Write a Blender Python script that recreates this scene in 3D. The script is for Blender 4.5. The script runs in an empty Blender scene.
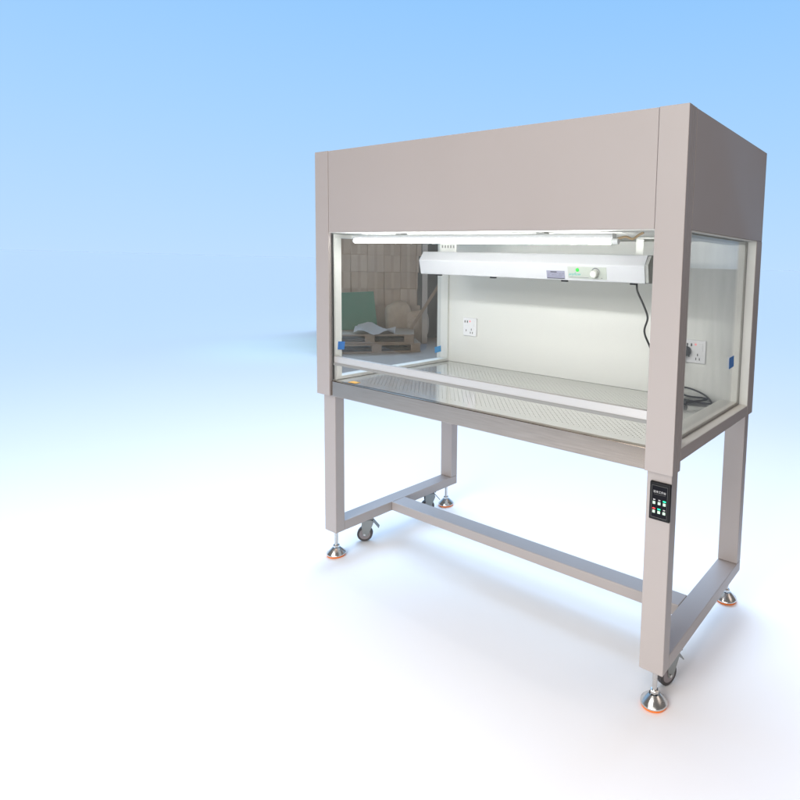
import bpy, bmesh, math, random
from mathutils import Vector, Matrix
random.seed(7)
R = math.radians
scn = bpy.context.scene
COL = scn.collection

# ------------------------------------------------------------------ materials
def mat(name, color=(.5, .5, .5), rough=.5, metal=0.0, emit=None, estr=0, noise=None, bump=None,
        spec=None, coat=0, rough_noise=None, stretch=None, transmission=0):
    m = bpy.data.materials.new(name); m.use_nodes = True
    nt = m.node_tree; b = nt.nodes['Principled BSDF']
    b.inputs['Base Color'].default_value = (*color, 1)
    b.inputs['Roughness'].default_value = rough
    b.inputs['Metallic'].default_value = metal
    if spec is not None: b.inputs['Specular IOR Level'].default_value = spec
    if coat: b.inputs['Coat Weight'].default_value = coat
    if transmission: b.inputs['Transmission Weight'].default_value = transmission
    if emit:
        b.inputs['Emission Color'].default_value = (*emit, 1)
        b.inputs['Emission Strength'].default_value = estr
    tc = nt.nodes.new('ShaderNodeTexCoord')
    src = tc.outputs['Object']
    if stretch:
        mp = nt.nodes.new('ShaderNodeMapping'); mp.inputs['Scale'].default_value = stretch
        nt.links.new(src, mp.inputs['Vector']); src = mp.outputs['Vector']
    if noise:
        scale, amt = noise
        n = nt.nodes.new('ShaderNodeTexNoise'); n.inputs['Scale'].default_value = scale; n.inputs['Detail'].default_value = 6
        nt.links.new(src, n.inputs['Vector'])
        mx = nt.nodes.new('ShaderNodeMix'); mx.data_type = 'RGBA'
        mx.inputs['A'].default_value = (*[c * (1 - amt) for c in color], 1)
        mx.inputs['B'].default_value = (*[min(1, c * (1 + amt)) for c in color], 1)
        nt.links.new(n.outputs['Fac'], mx.inputs['Factor'])
        nt.links.new(mx.outputs['Result'], b.inputs['Base Color'])
    if rough_noise:
        scale, lo, hi = rough_noise
        n = nt.nodes.new('ShaderNodeTexNoise'); n.inputs['Scale'].default_value = scale; n.inputs['Detail'].default_value = 5
        nt.links.new(src, n.inputs['Vector'])
        mr = nt.nodes.new('ShaderNodeMapRange'); mr.inputs['From Min'].default_value = .3; mr.inputs['From Max'].default_value = .7
        mr.inputs['To Min'].default_value = lo; mr.inputs['To Max'].default_value = hi
        nt.links.new(n.outputs['Fac'], mr.inputs['Value']); nt.links.new(mr.outputs['Result'], b.inputs['Roughness'])
    if bump:
        scale, strength, dist = bump
        n = nt.nodes.new('ShaderNodeTexNoise'); n.inputs['Scale'].default_value = scale; n.inputs['Detail'].default_value = 3
        nt.links.new(src, n.inputs['Vector'])
        bp = nt.nodes.new('ShaderNodeBump'); bp.inputs['Strength'].default_value = strength; bp.inputs['Distance'].default_value = dist
        nt.links.new(n.outputs['Fac'], bp.inputs['Height']); nt.links.new(bp.outputs['Normal'], b.inputs['Normal'])
    return m

def glass_mat(name, tint, ior=1.5, rough=0.0, dust=0.0):
    """thin float glass: clear transmission plus its fresnel reflection"""
    m = bpy.data.materials.new(name); m.use_nodes = True
    nt = m.node_tree; nt.nodes.clear()
    out = nt.nodes.new('ShaderNodeOutputMaterial'); mix = nt.nodes.new('ShaderNodeMixShader')
    tr = nt.nodes.new('ShaderNodeBsdfTransparent'); gl = nt.nodes.new('ShaderNodeBsdfGlossy'); fr = nt.nodes.new('ShaderNodeFresnel')
    tr.inputs['Color'].default_value = (*tint, 1); gl.inputs['Roughness'].default_value = rough
    ge = nt.nodes.new('ShaderNodeNewGeometry'); mr = nt.nodes.new('ShaderNodeMapRange')   # same index seen from either face of the pane
    mr.inputs['To Min'].default_value = ior; mr.inputs['To Max'].default_value = 1 / ior
    nt.links.new(ge.outputs['Backfacing'], mr.inputs['Value']); nt.links.new(mr.outputs['Result'], fr.inputs['IOR'])
    nt.links.new(fr.outputs[0], mix.inputs[0]); nt.links.new(tr.outputs[0], mix.inputs[1]); nt.links.new(gl.outputs[0], mix.inputs[2])
    last = mix.outputs[0]
    if dust:   # fine dust and wiping streaks on the pane
        df = nt.nodes.new('ShaderNodeBsdfDiffuse'); df.inputs['Color'].default_value = (.8, .78, .75, 1)
        tc = nt.nodes.new('ShaderNodeTexCoord'); mp = nt.nodes.new('ShaderNodeMapping'); mp.inputs['Scale'].default_value = (1, 5, 1.2)
        n = nt.nodes.new('ShaderNodeTexNoise'); n.inputs['Scale'].default_value = 4; n.inputs['Detail'].default_value = 8
        m2 = nt.nodes.new('ShaderNodeMapRange'); m2.inputs['From Min'].default_value = .3; m2.inputs['From Max'].default_value = .75
        m2.inputs['To Min'].default_value = dust * .5; m2.inputs['To Max'].default_value = dust * 1.6
        x2 = nt.nodes.new('ShaderNodeMixShader')
        nt.links.new(tc.outputs['Object'], mp.inputs[0]); nt.links.new(mp.outputs[0], n.inputs['Vector']); nt.links.new(n.outputs['Fac'], m2.inputs['Value'])
        nt.links.new(m2.outputs['Result'], x2.inputs[0]); nt.links.new(last, x2.inputs[1]); nt.links.new(df.outputs[0], x2.inputs[2]); last = x2.outputs[0]
    nt.links.new(last, out.inputs[0])
    return m

M = {}
M['paint'] = mat('warm_grey_powder_coat', (.378, .338, .322), .42, noise=(3, .02), bump=(900, .05, .0004), rough_noise=(2.2, .36, .50))
M['white'] = mat('white_enamel_panel', (.72, .725, .695), .58, noise=(2.5, .015))
M['ceiling'] = mat('ceiling_white', (.70, .70, .66), .6)
M['steel'] = mat('stainless_worktop', (.90, .90, .88), .14, .86, rough_noise=(14, .09, .17), stretch=(1, 6, 1))
M['apron'] = mat('brushed_stainless', (.37, .315, .265), .2, 1.0, rough_noise=(6, .16, .27), stretch=(1.5, 30, 30), noise=(5, .06))
M['alu'] = mat('anodised_aluminium', (.60, .59, .575), .36, .4)
M['rubber'] = mat('black_rubber', (.018, .018, .018), .6)
M['seal'] = mat('grey_seal', (.25, .25, .24), .6)
M['chrome'] = mat('nickel_plated_steel', (.62, .61, .59), .2, 1.0, rough_noise=(60, .14, .3))
M['orange'] = mat('orange_rubber_pad', (.75, .17, .015), .55)
M['zinc'] = mat('zinc_plated_bracket', (.27, .28, .27), .36, .85, noise=(40, .1))
M['tread'] = mat('dark_caster_tread', (.05, .045, .045), .5)
M['rim'] = mat('grey_caster_rim', (.24, .21, .215), .42)
M['black'] = mat('black_plastic', (.010, .010, .011), .45, spec=.2)
M['blackface'] = mat('black_membrane', (.005, .005, .008), .3, spec=.12)
M['line'] = mat('grey_outline', (.10, .10, .095), .4)
M['print'] = mat('pale_print', (.55, .55, .55), .5)
M['key'] = mat('pale_green_key', (.52, .68, .55), .4, emit=(.5, .9, .6), estr=.12)
M['ledg'] = mat('lit_green_led', (.0, .8, .35), .4, emit=(.02, 1, .45), estr=1.1)
M['ledr'] = mat('lit_red_led', (.8, .05, .05), .4, emit=(1, .06, .06), estr=.7)
M['ledpink'] = mat('pink_neon_indicator', (.9, .3, .32), .4, emit=(1, .25, .25), estr=.35)
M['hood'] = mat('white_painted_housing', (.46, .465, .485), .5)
M['hoodend'] = mat('grey_end_cap', (.33, .335, .32), .5)
M['plate'] = mat('pale_green_grey_plate', (.37, .395, .355), .45)
M['knob'] = mat('cream_knob', (.56, .57, .53), .4)
M['teal'] = mat('teal_print', (.04, .34, .30), .5)
M['dial'] = mat('dial_print', (.10, .10, .13), .5)
M['badge'] = mat('silver_badge', (.24, .24, .31), .45, .2)
M['badgedark'] = mat('badge_print', (.04, .04, .05), .5)
M['grn'] = mat('green_power_lamp', (.02, .45, .04), .3, emit=(.03, .8, .1), estr=.15)
M['socket'] = mat('white_socket_plastic', (.80, .80, .82), .3)
M['slot'] = mat('socket_slot', (.03, .03, .03), .6)
M['cord'] = mat('black_cord', (.012, .0125, .015), .5)
M['blue'] = mat('blue_sticker', (.03, .17, .52), .5)
M['bluel'] = mat('light_blue_sticker', (.10, .36, .72), .5)
M['tube'] = mat('lit_tube', (1, 1, 1), .5, emit=(1, .995, .97), estr=54.0)
M['tubecap'] = mat('tube_cap', (.75, .76, .76), .35)
M['wire'] = mat('tan_wire', (.42, .30, .18), .6)
M['brass'] = mat('amber_sticker', (.85, .42, .03), .5)
M['glass'] = glass_mat('clear_side_glass', (.985, .99, .982), 1.4, dust=.03)
M['glassf'] = glass_mat('clear_front_glass', (.985, .99, .985), 1.25)
M['sweep'] = mat('white_studio_vinyl', (.90, .90, .90), .9, spec=0)
M['floor'] = mat('unseen_dark_floor', (.075, .068, .062), .7, noise=(1.5, .25))
M['pad'] = mat('worn_grey_concrete', (.30, .255, .225), .85, noise=(1.3, .28), bump=(20, .4, .01))

# brushed streak on the painted tubes is left to reflections; card and timber carry their own grain
M['card'] = mat('brown_cardboard', (.46, .37, .30), .9, noise=(6, .14))
M['card2'] = mat('pale_cardboard', (.52, .425, .35), .9, noise=(6, .12))
M['wood'] = mat('weathered_pallet_wood', (.26, .20, .15), .85, noise=(9, .35), stretch=(1, 6, 6))
M['green'] = mat('green_painted_board', (.05, .18, .12), .55, noise=(4, .2))
M['sheet'] = mat('pale_packing_sheet', (.62, .56, .54), .8, noise=(3, .06))
M['sack'] = mat('beige_woven_sack', (.46, .38, .31), .9, noise=(12, .25))
M['door'] = mat('dark_grey_board', (.10, .094, .085), .7, noise=(3, .3))
M['post'] = mat('pale_grey_post', (.42, .39, .37), .7, noise=(3, .12))

# ------------------------------------------------------------------ builders
WL = {}
def empty(name, loc, label, cat, group=None):
    o = bpy.data.objects.new(name, None); COL.objects.link(o); o.location = loc; o.empty_display_size = .1
    o['label'] = label; o['category'] = cat
    if group: o['group'] = group
    WL[o.name] = Vector(loc); return o

def obj(name, bm, m, parent=None, label=None, smooth=False, cat=None, kind=None, group=None, base=False):
    bmesh.ops.recalc_face_normals(bm, faces=bm.faces[:])
    me = bpy.data.meshes.new(name)
    mn = Vector((1e9,) * 3); mx = -mn
    for v in bm.verts:
        for i in range(3):
            mn[i] = min(mn[i], v.co[i]); mx[i] = max(mx[i], v.co[i])
    c = (mn + mx) / 2
    if base: c.z = mn.z
    for v in bm.verts: v.co -= c
    bm.to_mesh(me); bm.free()
    for mm in (m if isinstance(m, (list, tuple)) else [m]): me.materials.append(mm)
    if smooth: 
        for p in me.polygons: p.use_smooth = True
        try: me.set_sharp_from_angle(angle=R(35))
        except Exception: pass
    o = bpy.data.objects.new(name, me); COL.objects.link(o)
    if parent: o.parent = parent; o.location = c - WL[parent.name]
    else: o.location = c
    WL[o.name] = c.copy()
    if label: o['label'] = label
    if cat: o['category'] = cat
    if kind: o['kind'] = kind
    if group: o['group'] = group
    return o

def B(): return bmesh.new()

def box(bm, x0, x1, y0, y1, z0, z1, bev=0.0, rot=None, seg=2, mi=0):
    t = bmesh.new()
    bmesh.ops.create_cube(t, size=1)
    for v in t.verts:
        v.co = Vector(((x0 + x1) / 2 + v.co.x * (x1 - x0), (y0 + y1) / 2 + v.co.y * (y1 - y0), (z0 + z1) / 2 + v.co.z * (z1 - z0)))
    if bev: bmesh.ops.bevel(t, geom=t.edges[:], offset=bev, segments=seg, affect='EDGES', profile=.5)
    if rot is not None: bmesh.ops.transform(t, matrix=rot, verts=t.verts)
    merge(bm, t, mi)
    return bm

def merge(bm, t, mi=0):
    vm = {v: bm.verts.new(v.co) for v in t.verts}
    for f in t.faces:
        try:
            nf = bm.faces.new([vm[v] for v in f.verts]); nf.material_index = mi
        except ValueError: pass
    t.free()

def lathe(bm, prof, cx, cy, cz, n=32, axis='z', mi=0):
    rings = []
    for r, h in prof:
        ring = []
        for i in range(n):
            a = 2 * math.pi * i / n; p = (r * math.cos(a), r * math.sin(a), h)
            if axis == 'x': p = (p[2], p[0], p[1])
            elif axis == 'y': p = (p[0], p[2], p[1])
            ring.append(bm.verts.new((cx + p[0], cy + p[1], cz + p[2])))
        rings.append(ring)
    for a, b in zip(rings, rings[1:]):
        for i in range(n):
            f = bm.faces.new((a[i], a[(i + 1) % n], b[(i + 1) % n], b[i])); f.material_index = mi
    if prof[0][0] > 1e-6: bm.faces.new(rings[0][::-1]).material_index = mi
    if prof[-1][0] > 1e-6: bm.faces.new(rings[-1]).material_index = mi
    return bm

def smooth_path(pts, n=8):
    P = [Vector(p) for p in pts]; P = [P[0] * 2 - P[1]] + P + [P[-1] * 2 - P[-2]]
    out = []
    for i in range(1, len(P) - 2):
        for k in range(n):
            t = k / n; a, b, c, d = P[i - 1:i + 3]
            out.append(.5 * ((2 * b) + (c - a) * t + (2 * a - 5 * b + 4 * c - d) * t * t + (3 * b - a - 3 * c + d) * t ** 3))
    out.append(P[-2]); return out

def tube(bm, pts, r, n=10, sub=8):
    path = smooth_path(pts, sub) if sub else [Vector(p) for p in pts]
    up = Vector((0, 0, 1)); rings = []; prev = None
    for i, p in enumerate(path):
        d = (path[min(i + 1, len(path) - 1)] - path[max(i - 1, 0)]).normalized()
        if prev is None:
            s = d.cross(up)
            if s.length < .1: s = d.cross(Vector((1, 0, 0)))
        else: s = prev - d * prev.dot(d)
        s.normalize(); prev = s; t = d.cross(s)
        rr = r[i * (len(r) - 1) // max(1, len(path) - 1)] if isinstance(r, (list, tuple)) else r
        rings.append([bm.verts.new(p + rr * (math.cos(2 * math.pi * k / n) * s + math.sin(2 * math.pi * k / n) * t)) for k in range(n)])
    for a, b in zip(rings, rings[1:]):
        for k in range(n): bm.faces.new((a[k], a[(k + 1) % n], b[(k + 1) % n], b[k]))
    bm.faces.new(rings[0][::-1]); bm.faces.new(rings[-1]); return bm

def prism_x(bm, prof, x0, x1):
    """profile in (y, z) extruded along x"""
    a = [bm.verts.new((x0, y, z)) for y, z in prof]; b = [bm.verts.new((x1, y, z)) for y, z in prof]
    n = len(prof)
    for i in range(n): bm.faces.new((a[i], a[(i + 1) % n], b[(i + 1) % n], b[i]))
    bm.faces.new(a[::-1]); bm.faces.new(b); return bm

def text_bm(body, size, x, y, z, shear=0, spacing=1.0):
    """lettering standing in the xz plane, facing -y, centre at x, z"""
    cu = bpy.data.curves.new('lettering', 'FONT'); cu.body = body; cu.size = size; cu.align_x = 'CENTER'; cu.align_y = 'CENTER'
    cu.extrude = .0002; cu.shear = shear; cu.space_character = spacing; cu.resolution_u = 3
    o = bpy.data.objects.new('lettering_source', cu); COL.objects.link(o)
    dg = bpy.context.evaluated_depsgraph_get(); me = bpy.data.meshes.new_from_object(o.evaluated_get(dg))
    bm = bmesh.new(); bm.from_mesh(me)
    bmesh.ops.transform(bm, matrix=Matrix.Translation((x, y, z)) @ Matrix.Rotation(R(90), 4, 'X'), verts=bm.verts)
    bpy.data.objects.remove(o); bpy.data.curves.remove(cu); bpy.data.meshes.remove(me)
    return bm

# ------------------------------------------------------------------ measurements of the bench (metres)
W, D, H = 1.6, .774, 1.72
ZH = 1.397          # underside of header
ZP = .7236          # foot of the front corner posts
PW, PD = .085, .057 # post width / side return
ZT, ZAB = .788, .751
LW, LD = .0755, .045 # leg tube
LY = .0255
LX = ((.0115, .0115 + LW), (1.5885 - LW, 1.5885))
ZL, ZR = .117, .160  # underside / top of the bottom tubes
YB = .700            # face of the inner back panel
ZW = .785            # worktop surface

bench = empty('clean_bench', (.8, .387, 0), 'tall grey metal laminar flow clean bench with glass sides, standing on four levelling feet', 'clean bench')
P_ = M['paint']

# header box: front sheet between the posts, two side sheets, rear sheet, top
hd = obj('header', box(B(), PW + .0012, W - PW - .0012, .0015, .72, ZH, H - .0005, .0012), P_, bench)
for x0, x1 in ((.0, .030), (W - .030, W)):
    obj('header_side_panel', box(B(), x0 + .0008, x1 - .0008, PD + .0012, D, ZH, H - .0005, .0012), P_, bench)
obj('header_back_panel', box(B(), .031, W - .031, .7215, D - .001, ZH, H - .001), P_, bench)
obj('ceiling_panel', box(B(), .032, W - .032, .004, .7195, ZH - .0022, ZH - .0004), M['ceiling'], bench)

# front corner posts: folded sheet with a stepped side return (two shadow grooves)
def post(x0, sgn):
    # plan outline (u outward from the inner edge, y) extruded in z
    o_ = PW
    prof = [(0, 0), (o_, 0), (o_, .021), (o_ - .0022, .0222), (o_ - .0022, .0236), (o_ - .0006, .0248), (o_ - .0006, .0375), (o_ - .003, .0385),
            (o_ - .003, .040), (o_ - .0012, .041), (o_ - .0012, PD), (o_ - .0100, PD), (o_ - .0100, .0085), (.0025, .0085), (.0025, .0145), (0, .0145)]
    bm = B()
    pts = [((x0 + u) if sgn > 0 else (x0 - u), y) for u, y in prof]
    a = [bm.verts.new((x, y, ZP)) for x, y in pts]; b = [bm.verts.new((x, y, H)) for x, y in pts]
    n = len(pts)
    for i in range(n): bm.faces.new((a[i], a[(i + 1) % n], b[(i + 1) % n], b[i]))
    bm.faces.new(a[::-1]); bm.faces.new(b)
    vert = [e for e in bm.edges if abs((e.verts[0].co - e.verts[1].co).z) > .5 and all(abs(v.co.y) < 1e-6 for v in e.verts)]
    bmesh.ops.bevel(bm, geom=vert, offset=.002, segments=3, affect='EDGES', profile=.5)
    return obj('corner_post', bm, P_, bench)
post(W - PW, 1); post(PW, -1)

# rear corner columns between worktop frame and header, white inside
for x0, x1 in ((0, .032), (W - .032, W)):
    obj('rear_post', box(B(), x0, x1, .7065, D, ZAB, ZH - .0005, .001), P_, bench)
# side frames under the windows
for x0, x1 in ((0, .034), (W - .034, W)):
    obj('side_rail', box(B(), x0 + .0006, x1 - .0006, PD + .001, .7055, ZAB, ZT - .001, .001), P_, bench)
obj('back_rail', box(B(), .035, W - .035, .735, D - .001, ZAB, ZT - .001), P_, bench)

# lower frame
for i, (x0, x1) in enumerate(LX):
    obj('leg', box(B(), x0, x1, LY, LY + LD, ZL, .748 if i == 0 else .748, .0025), P_, bench)
    obj('leg', box(B(), x0, x1, D - LD, D, ZR + .0006, ZAB - .0005, .0025), P_, bench)
    obj('bottom_rail', box(B(), x0, x1, LY + LD + .0005, D, ZL, ZR, .0025), P_, bench)
obj('stretcher', box(B(), LX[0][1] + .0005, LX[1][0] - .0005, .330, .410, ZL + .0015, ZR - .0005, .003), P_, bench)

# apron: folded stainless front of the worktop
bm = B(); box(bm, PW + .0005, W - PW - .0005, .0080, .0300, .7215, .7868, .0030)
obj('front_apron', bm, M['apron'], bench)

# perforated worktop: real staggered holes over a plenum tray
def worktop():
    bm = B(); X0, X1, Y0, Y1 = .034, 1.566, .0305, YB + .004
    px, py = .0214, .0107; hx0, hy0 = .125, .078
    nx, ny = 63, 56
    hx1, hy1 = hx0 + nx * px, hy0 + ny * py
    r = .0019
    def quad(a, b, c, d): bm.faces.new([bm.verts.new((*p, ZW)) for p in (a, b, c, d)])
    quad((X0, Y0), (X1, Y0), (X1, hy0), (X0, hy0)); quad((X0, hy1), (X1, hy1), (X1, Y1), (X0, Y1))
    for j in range(ny):
        ya, yb = hy0 + j * py, hy0 + (j + 1) * py; off = (j % 2) * px / 2
        xa = hx0 + off; 
        quad((X0, ya), (xa, ya), (xa, yb), (X0, yb))
        n = nx - (j % 2)
        for i in range(n):
            a, b = xa + i * px, xa + (i + 1) * px
            c = ((a + b) / 2, (ya + yb) / 2)
            outer = [(b, c[1]), (b, yb), (c[0], yb), (a, yb), (a, c[1]), (a, ya), (c[0], ya), (b, ya)]
            vo = [bm.verts.new((*p, ZW)) for p in outer]
            vi = [bm.verts.new((c[0] + r * math.cos(k * math.pi / 4), c[1] + r * math.sin(k * math.pi / 4), ZW)) for k in range(8)]
            for k in range(8): bm.faces.new((vo[k], vo[(k + 1) % 8], vi[(k + 1) % 8], vi[k]))
        xe = xa + n * px
        quad((xe, ya), (X1, ya), (X1, yb), (xe, yb))
    return bm
wt = obj('worktop', worktop(), M['steel'], bench)
obj('plenum_tray', box(B(), .045, W - .045, .036, .733, .752, .756), M['white'], bench)

# inner back panel
obj('back_panel', box(B(), .034, W - .034, YB, YB + .018, ZW + .0008, ZH - .003), M['white'], bench)
obj('outer_back_panel', box(B(), .033, W - .033, .722, .734, ZAB + .001, ZH - .002), P_, bench)

# window frames (ring) and panes
def ring(x0, x1, y0, y1, z0, z1, wf, wr, wb, wt_, m=None, name='window_frame'):
    bm = B()
    box(bm, x0, x1, y0, y1, z0, z0 + wb, .001); box(bm, x0, x1, y0, y1, z1 - wt_, z1, .001)
    box(bm, x0 + .0004, x1 - .0004, y0, y0 + wf, z0 + wb, z1 - wt_, .0008); box(bm, x0 + .0004, x1 - .0004, y1 - wr, y1, z0 + wb, z1 - wt_, .0008)
    return obj(name, bm, m or M['white'], bench)
fr = ring(1.500, 1.5640, .060, YB - .0005, ZW + .001, ZH - .004, .04, .008, .014, .012)
fl = ring(.0385, .0880, .018, YB - .0005, ZW + .001, ZH - .004, .042, .010, .014, .016)
# white linings of the outer reveals
for x0, x1, f in ((1.5680, 1.5985, fr), (.0015, .0345, fl)):
    bm = B(); box(bm, x0, x1, PD + .0006, .7055, ZT - .0005, ZT + .0012); box(bm, x0, x1, PD + .0006, .7055, ZH - .0032, ZH - .0008)
    box(bm, x0, x1, .7035, .7058, ZT + .0014, ZH - .0036); box(bm, x0, x1, PD + .0006, PD + .0026, ZT + .0014, ZH - .0036)
    obj('reveal_lining', bm, M['white'], bench)
for x0, f in ((1.5645, fr), (.0352, fl)):
    obj('side_glass', box(B(), x0, x0 + .003, .062, .7025, ZT + .002, ZH - .004), M['glass'], bench)
    bm = B()
    for a in ((.063, .0665, ZT + .003, ZH - .006), (.698, .7015, ZT + .003, ZH - .006)):
        box(bm, x0 + .0032, x0 + .0042, a[0], a[1], a[2], a[3])
    box(bm, x0 + .0032, x0 + .0042, .067, .6975, ZT + .003, ZT + .0065)
    obj('glazing_seal', bm, M['seal'], bench)

# stickers on the panes
def sticker(x, y0, y1, z0, z1, m, skew=0, lab=None):
    yc, zc = (y0 + y1) / 2, (z0 + z1) / 2
    rot = Matrix.Translation((0, yc, zc)) @ Matrix.Rotation(math.atan2(skew, y1 - y0), 4, 'X') @ Matrix.Translation((0, -yc, -zc))
    return obj('sticker', box(B(), x, x + .0007, y0, y1, z0, z1, rot=rot), m, bench, lab)
sticker(.0888, .040, .073, .912, .946, M['blue'], -.003, 'dark blue sticker on the front jamb of the left window')
sticker(.0888, .600, .643, .838, .868, M['bluel'], .004, 'light blue sticker low on the left window glass')
sticker(1.5635 + .006, .552, .605, .945, .985, M['blue'], .004, 'blue sticker on the right window frame')

obj('sticker', box(B(), .160, .205, .034, .062, ZW + .0006, ZW + .0012, rot=None), M['brass'], bench, 'small amber sticker on the front left corner of the worktop')
# front sash: clear pane above a U-channel aluminium rail
bm = B()
prof = [(y - .0200, z + .0015) for y, z in ((.0400, .8530), (.0400, .8860), (.0480, .8880), (.0560, .8860), (.0560, .8530), (.0520, .8530), (.0520, .8600), (.0440, .8600), (.0440, .8530))]
prism_x(bm, prof, .0890, W - .0890)
obj('sash_rail', bm, M['alu'], bench)
obj('sash_rail_lip', prism_x(B(), [(.0175, .8515), (.0175, .8615), (.0198, .8615), (.0198, .8515)], .0892, W - .0892), M['seal'], bench)
obj('front_glass', box(B(), .0890, W - .0890, .0265, .0295, .8897, ZH - .003), M['glassf'], bench)
obj('jamb_gap_strip', box(B(), .0884, .0900, .0150, .0205, .79, ZH - .006), M['rubber'], bench)  # black strip standing in for the dark gap between post and jamb
for x0, x1 in ((PW - .012, PW + .002), (W - PW + .003, W - PW + .016)):
    obj('sash_guide', box(B(), x0 - .003, x1 - .002, .0100, .0145, .79, ZH - .004), M['rubber'], bench)

# sockets
def socket(x, z):
    s = obj('wall_socket', box(B(), x - .043, x + .043, YB - .009, YB - .0005, z - .045, z + .045, .003), M['socket'], bench)
    obj('rocker_switch', box(B(), x + .016, x + .032, YB - .0115, YB - .0088, z + .004, z + .032, .001), M['socket'], s)
    for dx, dz in ((-.030, .026), (-.014, .026)): bm = B(); box(bm, x + dx - .0028, x + dx + .0028, YB - .0096, YB - .0086, z + dz - .006, z + dz + .005); obj('pin_slot', bm, M['slot'], s)
    for dx, dz in ((-.022, -.018), (.012, -.012), (.006, -.028), (.020, -.028)): bm = B(); box(bm, x + dx - .0018, x + dx + .0018, YB - .0096, YB - .0086, z + dz - .005, z + dz + .005); obj('pin_slot', bm, M['slot'], s)
    obj('indicator_light', lathe(B(), [(.0042, -.0006), (.0042, .0006)], x + .003, YB - .0096, z + .028, 12, 'y'), M['ledpink'], s)
socket(.235, .972); socket(1.392, .972)

# levelling feet
def foot(x, y):
    f = obj('levelling_foot', lathe(B(), [(.012, .030), (.0125, .033), (.013, .0345), (.016, .036), (.018, .034), (.0395, .014), (.0405, .010), (.0405, .0085)][::-1], x, y, 0, 40), M['chrome'], bench, smooth=True)
    obj('threaded_stud', lathe(B(), [(.0075, .048), (.0075, ZL - .0005)], x, y, 0, 20), M['chrome'], f, smooth=True)
    obj('hex_nut', lathe(B(), [(.0125, .0355), (.0138, .037), (.0138, .046), (.0120, .048)], x, y, 0, 6), M['chrome'], f)
    obj('rubber_pad', lathe(B(), [(.036, .0005), (.0385, .0015), (.0395, .0080), (.0385, .0083)], x, y, 0, 40), M['orange'], f, smooth=True)
for x in (LX[0][0] + .036, LX[1][0] + .040):
    foot(x, LY + .030); foot(x, D - .040)

# swivel casters with a brake lever
def caster(x, y, ang=0, s=1.0):
    rot = Matrix.Translation((x, y, 0)) @ Matrix.Rotation(R(ang), 4, 'Z')
    def T(bm): bmesh.ops.transform(bm, matrix=rot, verts=bm.verts); return bm
    zc = .037; r = .0345
    bm = B(); box(bm, -.027, .027, -.027, .027, ZL - .005, ZL - .0006, .001)
    lathe(bm, [(.020, ZL - .012), (.022, ZL - .009), (.020, ZL - .0052)], 0, 0, 0, 24)
    for sx in (-1, 1):  # fork cheeks
        a = [(-.024, ZL - .0125), (.020, ZL - .0125), (.026, .086), (.014, zc - .006), (.004, zc - .010), (-.008, zc - .004), (-.026, .078)]
        x0, x1 = (sx * .0135, sx * .0160)
        p = [bm.verts.new((x0, yy - .012 if zz < .06 else yy, zz)) for yy, zz in a]; q = [bm.verts.new((x1, yy - .012 if zz < .06 else yy, zz)) for yy, zz in a]
        for i in range(len(a)): bm.faces.new((p[i], p[(i + 1) % len(a)], q[(i + 1) % len(a)], q[i]))
        bm.faces.new(p[::-1]); bm.faces.new(q)
    box(bm, -.016, .016, -.024, .020, ZL - .0150, ZL - .0122)
    c = obj('caster', T(bm), M['zinc'], bench)
    wy = -.012
    w = obj('wheel', T(lathe(B(), [(.025, -.0105), (r - .001, -.0105), (r, -.008), (r, .008), (r - .001, .0105), (.025, .0105)], 0, wy, zc, 36, 'x')), M['tread'], c, smooth=True)
    obj('rim', T(lathe(B(), [(.006, -.0128), (.010, -.0124), (.013, -.0108), (.0245, -.0108), (.0245, .0108), (.013, .0108), (.010, .0124), (.006, .0128)], 0, wy, zc, 30, 'x')), M['rim'], c, smooth=True)
    obj('axle_bolt', T(lathe(B(), [(.0048, -.0195), (.0048, .0195)], 0, wy, zc, 10, 'x')), M['chrome'], c)
    bm = B(); rr = Matrix.Translation((0, .037, .082)) @ Matrix.Rotation(R(-52), 4, 'X')
    box(bm, -.014, .014, -.022, .022, -.0016, .0016, .0006, rot=rr); obj('brake_lever', T(bm), M['zinc'], c)
caster(.050, .222, -46); caster(.050, .612, -30); caster(1.553, .168, -20)

# control panel on the right front leg
cx, cz, cy = 1.5585, .6355, LY
cp = obj('control_panel', box(B(), cx - .0315, cx + .0315, cy - .009, cy + .001, cz - .055, cz + .055, .003, seg=3), M['black'], bench)
obj('membrane', box(B(), cx - .0245, cx + .0245, cy - .0104, cy - .0090, cz - .047, cz + .047, .0004), M['blackface'], cp)
bm = B(); yf = cy - .0109
for a in ((-.024, .024, .0455, .0465), (-.024, .024, -.0465, -.0455), (-.024, -.0232, -.0454, .0454), (.0232, .024, -.0454, .0454)):
    box(bm, cx + a[0], cx + a[1], yf, yf + .0004, cz + a[2], cz + a[3])
obj('outline', bm, M['line'], cp)
obj('lettering', text_bm('洁净工作台', .0078, cx, cy - .0107, cz + .028), M['print'], cp)
bm = B()
for k in range(14):
    x = cx - .0165 + k * .0025; box(bm, x, x + .0017, yf, yf + .0004, cz + .0205, cz + .0216)
obj('small_print', bm, M['line'], cp)
k = 0
for row, z in enumerate((-.002, -.0275)):
    for col in range(3):
        x = cx - .0155 + col * .0155
        obj('button', box(B(), x - .0042, x + .0042, yf - .001, yf + .0005, cz + z - .0062, cz + z + .0022, .001), M['key'], cp)
        lit = {(0, 2): 'ledg', (1, 0): 'ledr', (1, 1): 'ledg'}.get((row, col))
        if lit: obj('indicator_light', box(B(), x - .0044, x + .0044, yf - .0008, yf + .0005, cz + z + .0050, cz + z + .0086, .0008), M[lit], cp,
                    'lit red indicator' if lit == 'ledr' else 'lit green indicator')
        else:
            bm = B()
            for q in range(2): box(bm, x - .003 + q * .0034, x - .0004 + q * .0034, yf, yf + .0004, cz + z + .0055, cz + z + .0085)
            obj('button_caption', bm, M['print'], cp)

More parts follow.
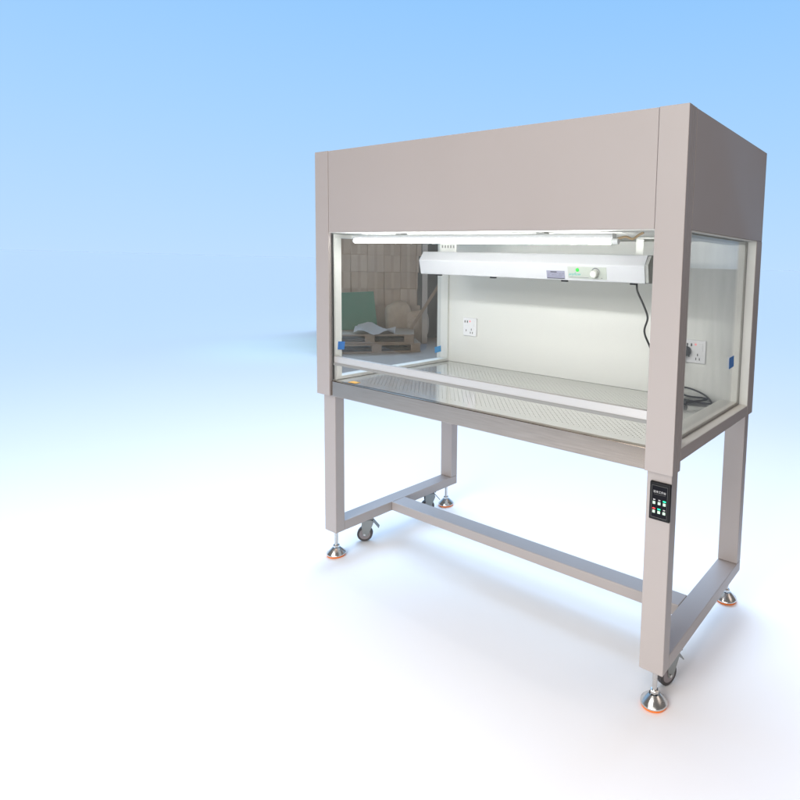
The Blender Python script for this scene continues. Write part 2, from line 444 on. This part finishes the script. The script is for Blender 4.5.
# ------------------------------------------------------------------ tube light under the header
lamp = empty('tube_light', (.765, .075, 1.3945), 'long lit white tube lamp hanging under the front edge of the grey header', 'lamp')
TX0, TX1, TY, TZ = .155, 1.375, .072, 1.3665
bm = B(); prism_x(bm, [(TY - .011, 1.3755), (TY + .011, 1.3755), (TY + .014, 1.384), (TY + .011, 1.3895), (TY - .011, 1.3895), (TY - .014, 1.384)], TX0 + .004, TX1 - .02)
obj('housing', bm, M['tubecap'], lamp)
obj('glowing_tube', lathe(B(), [(.0085, TX0 + .01), (.0085, TX1 - .03)], 0, TY, TZ, 20, 'x'), M['tube'], lamp, smooth=True)
for a, b in ((TX0, TX0 + .0095), (TX1 - .0295, TX1 - .005)):
    obj('end_cap', lathe(B(), [(.0088, a), (.0096, a + .001), (.0096, b - .001), (.0088, b)], 0, TY, TZ, 20, 'x'), M['tubecap'], lamp, smooth=True)
for x in (.42, 1.08):
    obj('mounting_clip', box(B(), x, x + .03, TY - .015, TY + .015, 1.3896, 1.3944), M['alu'], lamp)
obj('wiring', tube(B(), [(TX1 - .01, TY, 1.374), (TX1 + .015, TY + .005, 1.380), (TX1 + .035, TY + .01, 1.374), (TX1 + .05, TY + .02, 1.386), (TX1 + .065, TY + .02, 1.393)], .0035, 8), M['wire'], lamp)

# ------------------------------------------------------------------ ionising air blower hung inside
HX0, HX1 = .222, 1.330
ion = empty('ionizing_blower', (.776, .41, 1.235), 'long white air blower housing with a knob and green lamp, hanging inside the bench', 'air ionizer')
hp = [(.378, 1.2345), (.366, 1.2950), (.392, 1.3335), (.470, 1.3335), (.474, 1.2345)]
bm = prism_x(B(), hp, HX0 + .004, HX1 - .012)
bmesh.ops.bevel(bm, geom=[e for e in bm.edges if abs(e.verts[0].co.x - e.verts[1].co.x) > .5], offset=.003, segments=2, affect='EDGES', profile=.5)
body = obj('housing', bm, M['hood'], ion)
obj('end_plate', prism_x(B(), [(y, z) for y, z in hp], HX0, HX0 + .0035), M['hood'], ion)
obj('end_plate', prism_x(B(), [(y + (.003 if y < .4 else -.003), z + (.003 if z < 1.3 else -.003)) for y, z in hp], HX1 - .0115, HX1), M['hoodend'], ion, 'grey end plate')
# the front lower face slopes: y along it for a given z
def fy(z): return .378 + (.366 - .378) * (z - 1.2345) / (1.2950 - 1.2345)
tilt = math.atan2(.012, .0605)
def on_face(bm, zc): # bm built around y=0 at zc, facing -y
    bmesh.ops.transform(bm, matrix=Matrix.Translation((0, fy(zc), zc)) @ Matrix.Rotation(tilt, 4, 'X') @ Matrix.Translation((0, 0, -zc)), verts=bm.verts); return bm
ZC = 1.2650
pl = obj('face_plate', on_face(box(B(), 1.0050, 1.1690, -.0016, -.0002, ZC - .0225, ZC + .0225, .0004), ZC), M['plate'], ion)
obj('knob', on_face(lathe(B(), [(.0155, -.003), (.0150, -.012), (.0125, -.019), (.0110, -.020)], 1.123, 0, ZC - .001, 28, 'y'), ZC), M['knob'], pl, smooth=True)
bm = B()
for kk in range(22):
    a0 = R(-30 + kk * 240 / 22); a1 = R(-30 + (kk + 1) * 240 / 22)
    r0, r1 = .0168, .0168 + .0035 * math.sin(math.pi * (kk + .5) / 22)
    v = [bm.verts.new((1.125 + r * math.cos(a), -.0021, ZC + r * math.sin(a))) for r, a in ((r0, a0), (r1, a0), (r1, a1), (r0, a1))]
    bm.faces.new(v)
obj('dial_arc', on_face(bm, ZC), M['dial'], pl)
obj('power_lamp', on_face(lathe(B(), [(.0072, -.0018), (.0068, -.004), (.004, -.0052)], 1.0480, 0, ZC + .0105, 20, 'y'), ZC), M['grn'], pl, smooth=True)
obj('brand_lettering', on_face(text_bm('anyflow', .0165, 1.0340, -.0022, ZC - .0055, shear=.35), ZC), M['teal'], pl)
bm = B()
for kk in range(20):
    x = 1.0110 + kk * .0042; box(bm, x, x + .0030, -.0022, -.0017, ZC - .0185, ZC - .0168)
obj('small_print', on_face(bm, ZC), M['dial'], pl); bm = B()
box(bm, 1.1080, 1.1120, -.0022, -.0017, ZC - .0185, ZC - .0168); obj('dial_marking', on_face(bm, ZC), M['dial'], pl); bm = B(); box(bm, 1.1450, 1.1520, -.0022, -.0017, ZC - .0185, ZC - .0165); obj('dial_marking', on_face(bm, ZC), M['dial'], pl); bm = B()
box(bm, 1.1010, 1.1040, -.0022, -.0017, ZC - .006, ZC - .003)
obj('dial_marking', on_face(bm, ZC), M['dial'], pl)
ZB = 1.2545
bg = obj('rating_label', on_face(box(B(), .908, .990, -.0014, -.0002, ZB - .0155, ZB + .0155), ZB), M['badge'], ion)
bm = B(); box(bm, .9270, .955, -.0019, -.0015, ZB + .0085, ZB + .0125); box(bm, .910, .988, -.0019, -.0015, ZB - .0150, ZB - .0120)
for j in range(3):
    for kk in range(9):
        if random.random() < .8: x = .916 + kk * .008; box(bm, x, x + random.uniform(.003, .0065), -.0019, -.0015, ZB + .004 - j * .0052, ZB + .0050 - j * .0052)
obj('label_print', on_face(bm, ZB), M['badgedark'], bg)
for x in (.31, .62, .972, 1.262):
    obj('rubber_foot', box(B(), x - .010, x + .010, .392, .412, 1.2285, 1.2342), M['cord'], ion)
for x in (HX0 + .04, HX1 - .09):
    bm = B(); box(bm, x, x + (.10 if x < .8 else .03), .455, .458, 1.3338, ZH - .003); box(bm, x, x + .10, .4, .4545, ZH - .0062, ZH - .0030)
    br = obj('hanger_bracket', bm, M['white'], ion)
    if x > .8: continue
    bm = B()
    for kk in range(5): box(bm, x + .012 + kk * .017, x + .020 + kk * .017, .4540, .4549, 1.352, 1.364)
    obj('bracket_slot', bm, M['seal'], br)
# cable: down from the housing, behind the post, coiled on the worktop, up to the plug
pts = [(1.268, .415, 1.236), (1.270, .42, 1.205), (1.297, .42, 1.155), (1.313, .42, 1.113), (1.303, .42, 1.063), (1.325, .43, 1.005), (1.345, .46, .93),
       (1.32, .52, .84), (1.27, .60, .7910), (1.24, .645, .7905), (1.262, .675, .7905), (1.32, .672, .822), (1.38, .668, .832), (1.445, .668, .815), (1.480, .655, .7925), (1.470, .632, .7905),
       (1.40, .640, .7905), (1.33, .655, .7905), (1.30, .62, .7905), (1.34, .60, .7905), (1.40, .612, .7905), (1.455, .662, .7975), (1.44, .680, .7985), (1.36, .682, .80), (1.335, .684, .84), (1.345, .676, .89), (1.356, .672, .925), (1.3585, .672, .945)]
obj('power_cord', tube(B(), pts, .0036, 8, 10), M['cord'], ion, smooth=True)
bm = tube(B(), [(1.3585, .672, .944), (1.3590, .672, .958), (1.3600, .672, .972)], [.0055, .008, .013], 14, 6)
lathe(bm, [(.0185, .6905), (.0200, .686), (.0200, .672), (.0175, .664), (.012, .6625)], 1.360, 0, .972, 24, 'y')
obj('plug', bm, M['cord'], ion, smooth=True)
obj('cable_clip', tube(B(), [(1.372, .583, .7945), (1.392, .585, .7965), (1.412, .588, .7945)], [.006, .0105, .0105, .006], 12, 5), M['cord'], ion, smooth=True)

# ------------------------------------------------------------------ setting: unseen dark floor, white sweep
CAM = Vector((2.1948, -1.4998, 1.2969))
obj('floor', lathe(B(), [(690, -.20), (690, -.012)], CAM.x, CAM.y, 0, 64), M['floor'], kind='structure')  # out of view, added dark to cut white bounce onto the bench side
def sheet():
    # wide white vinyl floor sheet running away behind the bench
    bm = B(); a0, a1 = 4, 112
    rr = [.35, 1, 2, 3, 4, 6, 8, 11, 15, 22, 35, 60, 110, 250, 700]
    g = [[bm.verts.new((CAM.x - r * math.sin(R(i)), CAM.y + r * math.cos(R(i)), 0)) for r in rr] for i in range(a0, a1 + 1, 3)]
    for p, q in zip(g, g[1:]):
        for j in range(len(rr) - 1): bm.faces.new((p[j], q[j], q[j + 1], p[j + 1]))
    return bm
obj('white_ground', sheet(), M['sweep'], kind='structure')

# ------------------------------------------------------------------ storage corner seen through the left pane
# polar placement about a viewing direction: az degrees left of +y, d metres away from the camera foot
def pol(az, d, z=0): return Vector((CAM.x - d * math.sin(R(az)), CAM.y + d * math.cos(R(az)), z))
def frame_at(az, d, z=0, turn=0):
    """local x runs to the right across the view, local y away from it"""
    return Matrix.Translation(pol(az, d, z)) @ Matrix.Rotation(R(az + turn), 4, 'Z')
def put(o, mt): o.matrix_world = mt; return o
def local(name, bm, m, mt, label, cat, group=None, parent=None, smooth=False):
    bmesh.ops.transform(bm, matrix=mt, verts=bm.verts)
    return obj(name, bm, m, parent, label, smooth, cat, None, group, base=parent is None)
def sector(az0, az1, d0, d1, z0, z1, n=10):
    bm = B(); top = []
    for d in (d0, d1):
        top.append([pol(az0 + (az1 - az0) * i / n, d, z1) for i in range(n + 1)])
    for (za) in (z1,):
        A = [bm.verts.new(p) for p in top[0]]; C = [bm.verts.new(p) for p in top[1]]
        A2 = [bm.verts.new((p.x, p.y, z0)) for p in top[0]]; C2 = [bm.verts.new((p.x, p.y, z0)) for p in top[1]]
    for i in range(n):
        bm.faces.new((A[i], A[i + 1], C[i + 1], C[i])); bm.faces.new((A2[i], C2[i], C2[i + 1], A2[i + 1]))
        bm.faces.new((A[i], A2[i], A2[i + 1], A[i + 1])); bm.faces.new((C[i], C[i + 1], C2[i + 1], C2[i]))
    bm.faces.new((A[0], C[0], C2[0], A2[0])); bm.faces.new((A[n], A2[n], C2[n], C[n]))
    return bm
obj('concrete_pad', sector(42.5, 54.7, 6.1, 10.7, .003, .010), M['pad'], kind='structure')

mtw = frame_at(49.7, 11.3, .011)  # wall added to put brown into the worktop reflection
bm = B()
for k in range(3):
    for j in range(3): box(bm, -.94 + k * .68, -.264 + k * .68, -.02, .02, j * 1.03, j * 1.03 + 1.026, .003)
for k in range(4): box(bm, -.93 + k * .66 , -.87 + k * .66, .0205, .06, 0, 3.08)
local('added_plywood_wall', bm, M['card2'], mtw, 'tall brown plywood wall added behind the cartons for the worktop to mirror', 'wall')

# cartons: six columns, seven layers
cw, ch, cd = .255, .268, .30
mt0 = frame_at(54.6, 10.05, .011)
cols_, rows_ = 6, 7
first = None
spots = ['left end', 'second column from the left', 'third column from the left', 'fourth column from the left', 'fifth column from the left', 'right end']
lays = ['bottom', 'second', 'third', 'fourth', 'fifth', 'sixth', 'top']
cm = []
for v in range(2):
    bm = B(); box(bm, -cw / 2 + .0005, cw / 2 - .0005, -cd / 2, cd / 2, 0, ch - .0005, .003)
    box(bm, -.022, .022, -cd / 2 - .0012, cd / 2 + .0012, .001, ch - .0008, mi=1)
    bmesh.ops.recalc_face_normals(bm, faces=bm.faces[:])
    me = bpy.data.meshes.new('carton'); bm.to_mesh(me); bm.free(); me.materials.append(M['card' if v == 0 else 'card2']); me.materials.append(M['card2' if v == 0 else 'card']); cm.append(me)
for r_ in range(rows_):
    for c_ in range(cols_):
        o = bpy.data.objects.new('carton', cm[random.random() < .4]); COL.objects.link(o)
        o.matrix_world = mt0 @ Matrix.Translation((.20 + c_ * (cw + .001), random.uniform(-.02, .02), r_ * ch)) @ Matrix.Rotation(R(random.uniform(-1.2, 1.2)), 4, 'Z')
        o['label'] = 'brown cardboard carton, %s layer of the stack behind the glass, %s' % (lays[r_], spots[c_])
        o['category'] = 'box'; o['group'] = 'cardboard cartons stacked behind the left pane'

# two low timber pallets one on the other
def pallet(az, d, z, turn, label, w=1.18, dp=.8, h=.125):
    mt = frame_at(az, d, z, turn); e = empty('pallet', mt.translation, label, 'pallet', 'low wooden pallets behind the left pane')
    for k in range(6):
        y = -dp / 2 + k * dp / 6
        local('top_board', box(B(), -w / 2, w / 2, y + .006, y + dp / 6 - .012, h - .022, h, .002), M['wood'], mt, None, None, parent=e)
    for y in (-dp / 2 + .05, 0, dp / 2 - .05):
        for x in (-w / 2 + .07, 0, w / 2 - .07):
            local('spacer_block', box(B(), x - .065, x + .065, y - .045, y + .045, .0205, h - .0225, .002), M['wood'], mt, None, None, parent=e)
        local('bottom_board', box(B(), -w / 2, w / 2, y - .05, y + .05, 0, .020, .002), M['wood'], mt, None, None, parent=e)
pallet(50.6, 8.75, .0105, 4, 'weathered wooden pallet lying on the grey concrete under another pallet')
pallet(50.9, 8.80, .1365, -3, 'upper weathered wooden pallet carrying a green board and a pale sheet')
ZPAL = .2625
# green board leaning on a box edge
mt = frame_at(52.25, 8.98, ZPAL, 6) @ Matrix.Rotation(R(-12), 4, 'X')
bm = B(); box(bm, -.42, .30, -.012, .012, 0, .53, .003); 
for v in bm.verts:
    if v.co.z > .4: v.co.x += .02 * (1 if v.co.x > 0 else 0) - .06 * (v.co.x > 0); v.co.z += .03 * (v.co.x > 0) 
local('green_board', bm, M['green'], mt, 'dark green painted board leaning upright on the wooden pallet', 'board')
# crumpled pale sheet
bm = B(); g = [[bm.verts.new((-.26 + .52 * i / 8 + .05 * j / 5, -.20 + .42 * j / 5, .03 + .035 * math.sin(i * 1.1 + j) + .10 * (j / 5) * (1 - i / 8) + .0 * i)) for j in range(6)] for i in range(9)]
for i in range(8):
    for j in range(5): bm.faces.new((g[i][j], g[i + 1][j], g[i + 1][j + 1], g[i][j + 1]))
bmesh.ops.solidify(bm, geom=bm.faces[:], thickness=.004)
local('packing_sheet', bm, M['sheet'], frame_at(50.7, 8.55, ZPAL + .002), 'crumpled pale packing sheet lying on the upper pallet', 'sheet', smooth=True)
# beige sacks
def sack(az, d, z, w, h, dp, turn, label):
    bm = B(); bmesh.ops.create_uvsphere(bm, u_segments=20, v_segments=12, radius=1)
    rnd = random.Random(int(az * 10))
    for v in bm.verts:
        c = v.co; s = lambda t: math.copysign(abs(t) ** .6, t)
        k = 1 + .06 * math.sin(5 * c.x + 3 * c.z + az) + rnd.uniform(-.015, .015)
        v.co = Vector((s(c.x) * w / 2 * k, s(c.y) * dp / 2 * k, max(0, (s(c.z) * k + 1) * h / 2)))
    local('sack', bm, M['sack'], frame_at(az, d, z, turn), label, 'sack', 'filled sacks beside the pallets', smooth=True)
sack(48.4, 9.55, .0105, .42, .62, .30, 8, 'tall beige woven sack standing right behind the pallets')
sack(46.75, 9.5, .0105, .34, .50, .28, -10, 'smaller beige woven sack beside the pale grey post')
# leaning plank
mt = frame_at(48.3, 9.0, .012, 0) @ Matrix.Rotation(R(32), 4, 'Y') @ Matrix.Rotation(R(-8), 4, 'X')
local('leaning_plank', box(B(), -.022, .022, -.015, .015, 0, 1.25, .002), M['wood'], mt, 'thin brown plank leaning diagonally against the stacked cartons', 'plank')
local('grey_post', box(B(), -.04, .04, -.04, .04, 0, 2.0, .004), M['post'], frame_at(46.05, 9.3, .011), 'pale grey upright post right of the stacked cartons', 'post')
bm = B(); box(bm, -.50, .22, -.02, .02, 0, 2.05, .003); box(bm, -.44, .16, -.026, -.0205, .12, .95, .002); box(bm, -.44, .16, -.026, -.0205, 1.05, 1.93, .002)
local('dark_door', bm, M['door'], frame_at(43.9, 10.0, .011), 'dark grey panelled door standing behind the pale grey post', 'door')

# ------------------------------------------------------------------ unseen added lights
def area(name, loc, target, sx, sy, power, color, spread=180):
    l = bpy.data.lights.new(name, 'AREA'); l.shape = 'RECTANGLE'; l.size = sx; l.size_y = sy; l.energy = power; l.color = color; l.spread = R(spread)
    o = bpy.data.objects.new(name, l); COL.objects.link(o); o.location = loc
    d = Vector(target) - Vector(loc); o.rotation_euler = d.to_track_quat('-Z', 'Y').to_euler(); return o
KEY, OVER, REAR, SIDE, FRONT = 146, 74, 8, 13, 56
area('added_key', (.9, -4.3, 3.1), (.9, .2, 1.1), 2.6, 2.0, KEY, (1, .985, .965))  # added off-camera key for the bench front
area('overhead_fill', tuple(pol(33, 2.4, 4.4)), tuple(pol(34, 2.6, 0)), 4.5, 4.5, OVER, (1, .68, .52))  # added above the frame to fade the ground to white
area('low_front_fill', (1.95, -2.7, .55), (1.2, .4, .1), 2.7, .7, FRONT, (1, .985, .965))  # added fill for the legs and the ground under the bench
area('rear_fill', tuple(pol(30, 4.7, 4.4)), (1.0, .2, 0), 3.2, 1.6, REAR, (1, 1, 1), 70)  # added fill against the bench's shadow on the ground
sp = bpy.data.lights.new('ground_fill_spot', 'SPOT'); sp.energy = 370; sp.color = (.38, .86, 1); sp.spot_size = R(30); sp.spot_blend = 1; sp.shadow_soft_size = .6
so = bpy.data.objects.new('ground_fill_spot', sp); COL.objects.link(so); so.location = pol(56.8, 9.2, 6.4)
so.rotation_euler = (pol(56.8, 9.2, 0) - so.location).to_track_quat('-Z', 'Y').to_euler()  # added spot that cancels the shade left of the storage corner
area('side_fill', (4.4, .6, 2.4), (1.6, .4, 1.3), 1.6, 1.6, SIDE, (1, .84, .74))  # added unseen fill warming the bench's right side

# sky: pale blue behind the bench, deepening up to the frame top; dim and neutral on the side of the camera
w = bpy.data.worlds.new('World'); scn.world = w; w.use_nodes = True
nt = w.node_tree; bgn = nt.nodes['Background']; N = nt.nodes.new; L_ = nt.links.new
tc = N('ShaderNodeTexCoord'); sep = N('ShaderNodeSeparateXYZ'); L_(tc.outputs['Generated'], sep.inputs[0])
ramp = N('ShaderNodeValToRGB'); ramp.color_ramp.interpolation = 'EASE' if False else 'LINEAR'
el = ramp.color_ramp.elements
SKY = [(0, (.52, .745, 1.02)), (.20, (.40, .67, 1.01)), (.42, (.285, .58, 1.0)), (.60, (.27, .56, 1.0))]
while len(el) < len(SKY): el.new(.5)
for e, (p, c) in zip(el, SKY): e.position = p; e.color = (*c, 1)
L_(sep.outputs['Z'], ramp.inputs['Fac'])
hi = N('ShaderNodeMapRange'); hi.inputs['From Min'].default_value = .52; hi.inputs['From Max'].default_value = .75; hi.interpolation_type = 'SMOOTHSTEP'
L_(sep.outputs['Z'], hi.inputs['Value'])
m1 = N('ShaderNodeMix'); m1.data_type = 'RGBA'; m1.inputs['B'].default_value = (3.7, 5.85, 8.6, 1)  # extra brightness added above the frame to light the ground
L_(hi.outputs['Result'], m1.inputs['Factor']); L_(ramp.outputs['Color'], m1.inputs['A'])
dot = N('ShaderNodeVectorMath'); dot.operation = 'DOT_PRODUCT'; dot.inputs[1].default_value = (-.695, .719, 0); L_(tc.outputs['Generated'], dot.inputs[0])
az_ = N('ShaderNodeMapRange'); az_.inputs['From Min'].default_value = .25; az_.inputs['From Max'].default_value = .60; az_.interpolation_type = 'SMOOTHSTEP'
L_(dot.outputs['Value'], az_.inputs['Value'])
m2 = N('ShaderNodeMix'); m2.data_type = 'RGBA'; m2.inputs['A'].default_value = (.20, .187, .18, 1)  # dimmed by direction to keep blue light off the bench
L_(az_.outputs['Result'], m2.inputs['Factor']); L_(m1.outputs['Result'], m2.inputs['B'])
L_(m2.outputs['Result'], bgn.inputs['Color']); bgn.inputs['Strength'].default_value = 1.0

# ------------------------------------------------------------------ camera (solved from the bench's dimensions)
yaw, pitch, roll, F = .5895, -.0923, .0273, 592.35
fw = Vector((-math.sin(yaw) * math.cos(pitch), math.cos(yaw) * math.cos(pitch), math.sin(pitch)))
ri = Vector((math.cos(yaw), math.sin(yaw), 0)); up = ri.cross(fw)
r2 = math.cos(roll) * ri + math.sin(roll) * up; u2 = -math.sin(roll) * ri + math.cos(roll) * up
cam = bpy.data.cameras.new('camera'); co = bpy.data.objects.new('camera', cam); COL.objects.link(co)
mw = Matrix((r2, u2, -fw)).transposed().to_4x4(); mw.translation = CAM; co.matrix_world = mw
cam.sensor_width = 36; cam.sensor_fit = 'HORIZONTAL'; cam.lens = F / 800 * 36
cam.shift_x = (400 - 552.944) / 800; cam.shift_y = (318.085 - 400) / 800
cam.clip_start = .05; cam.clip_end = 6000
scn.camera = co

scn.render.engine = 'CYCLES'
scn.cycles.max_bounces = 10; scn.cycles.diffuse_bounces = 4; scn.cycles.glossy_bounces = 5; scn.cycles.transparent_max_bounces = 16
scn.cycles.caustics_reflective = False; scn.cycles.caustics_refractive = False
scn.cycles.use_denoising = True; scn.cycles.sample_clamp_indirect = 4
scn.view_settings.view_transform = 'Standard'; scn.view_settings.look = 'None'
scn.view_settings.exposure = 0; scn.view_settings.gamma = 1
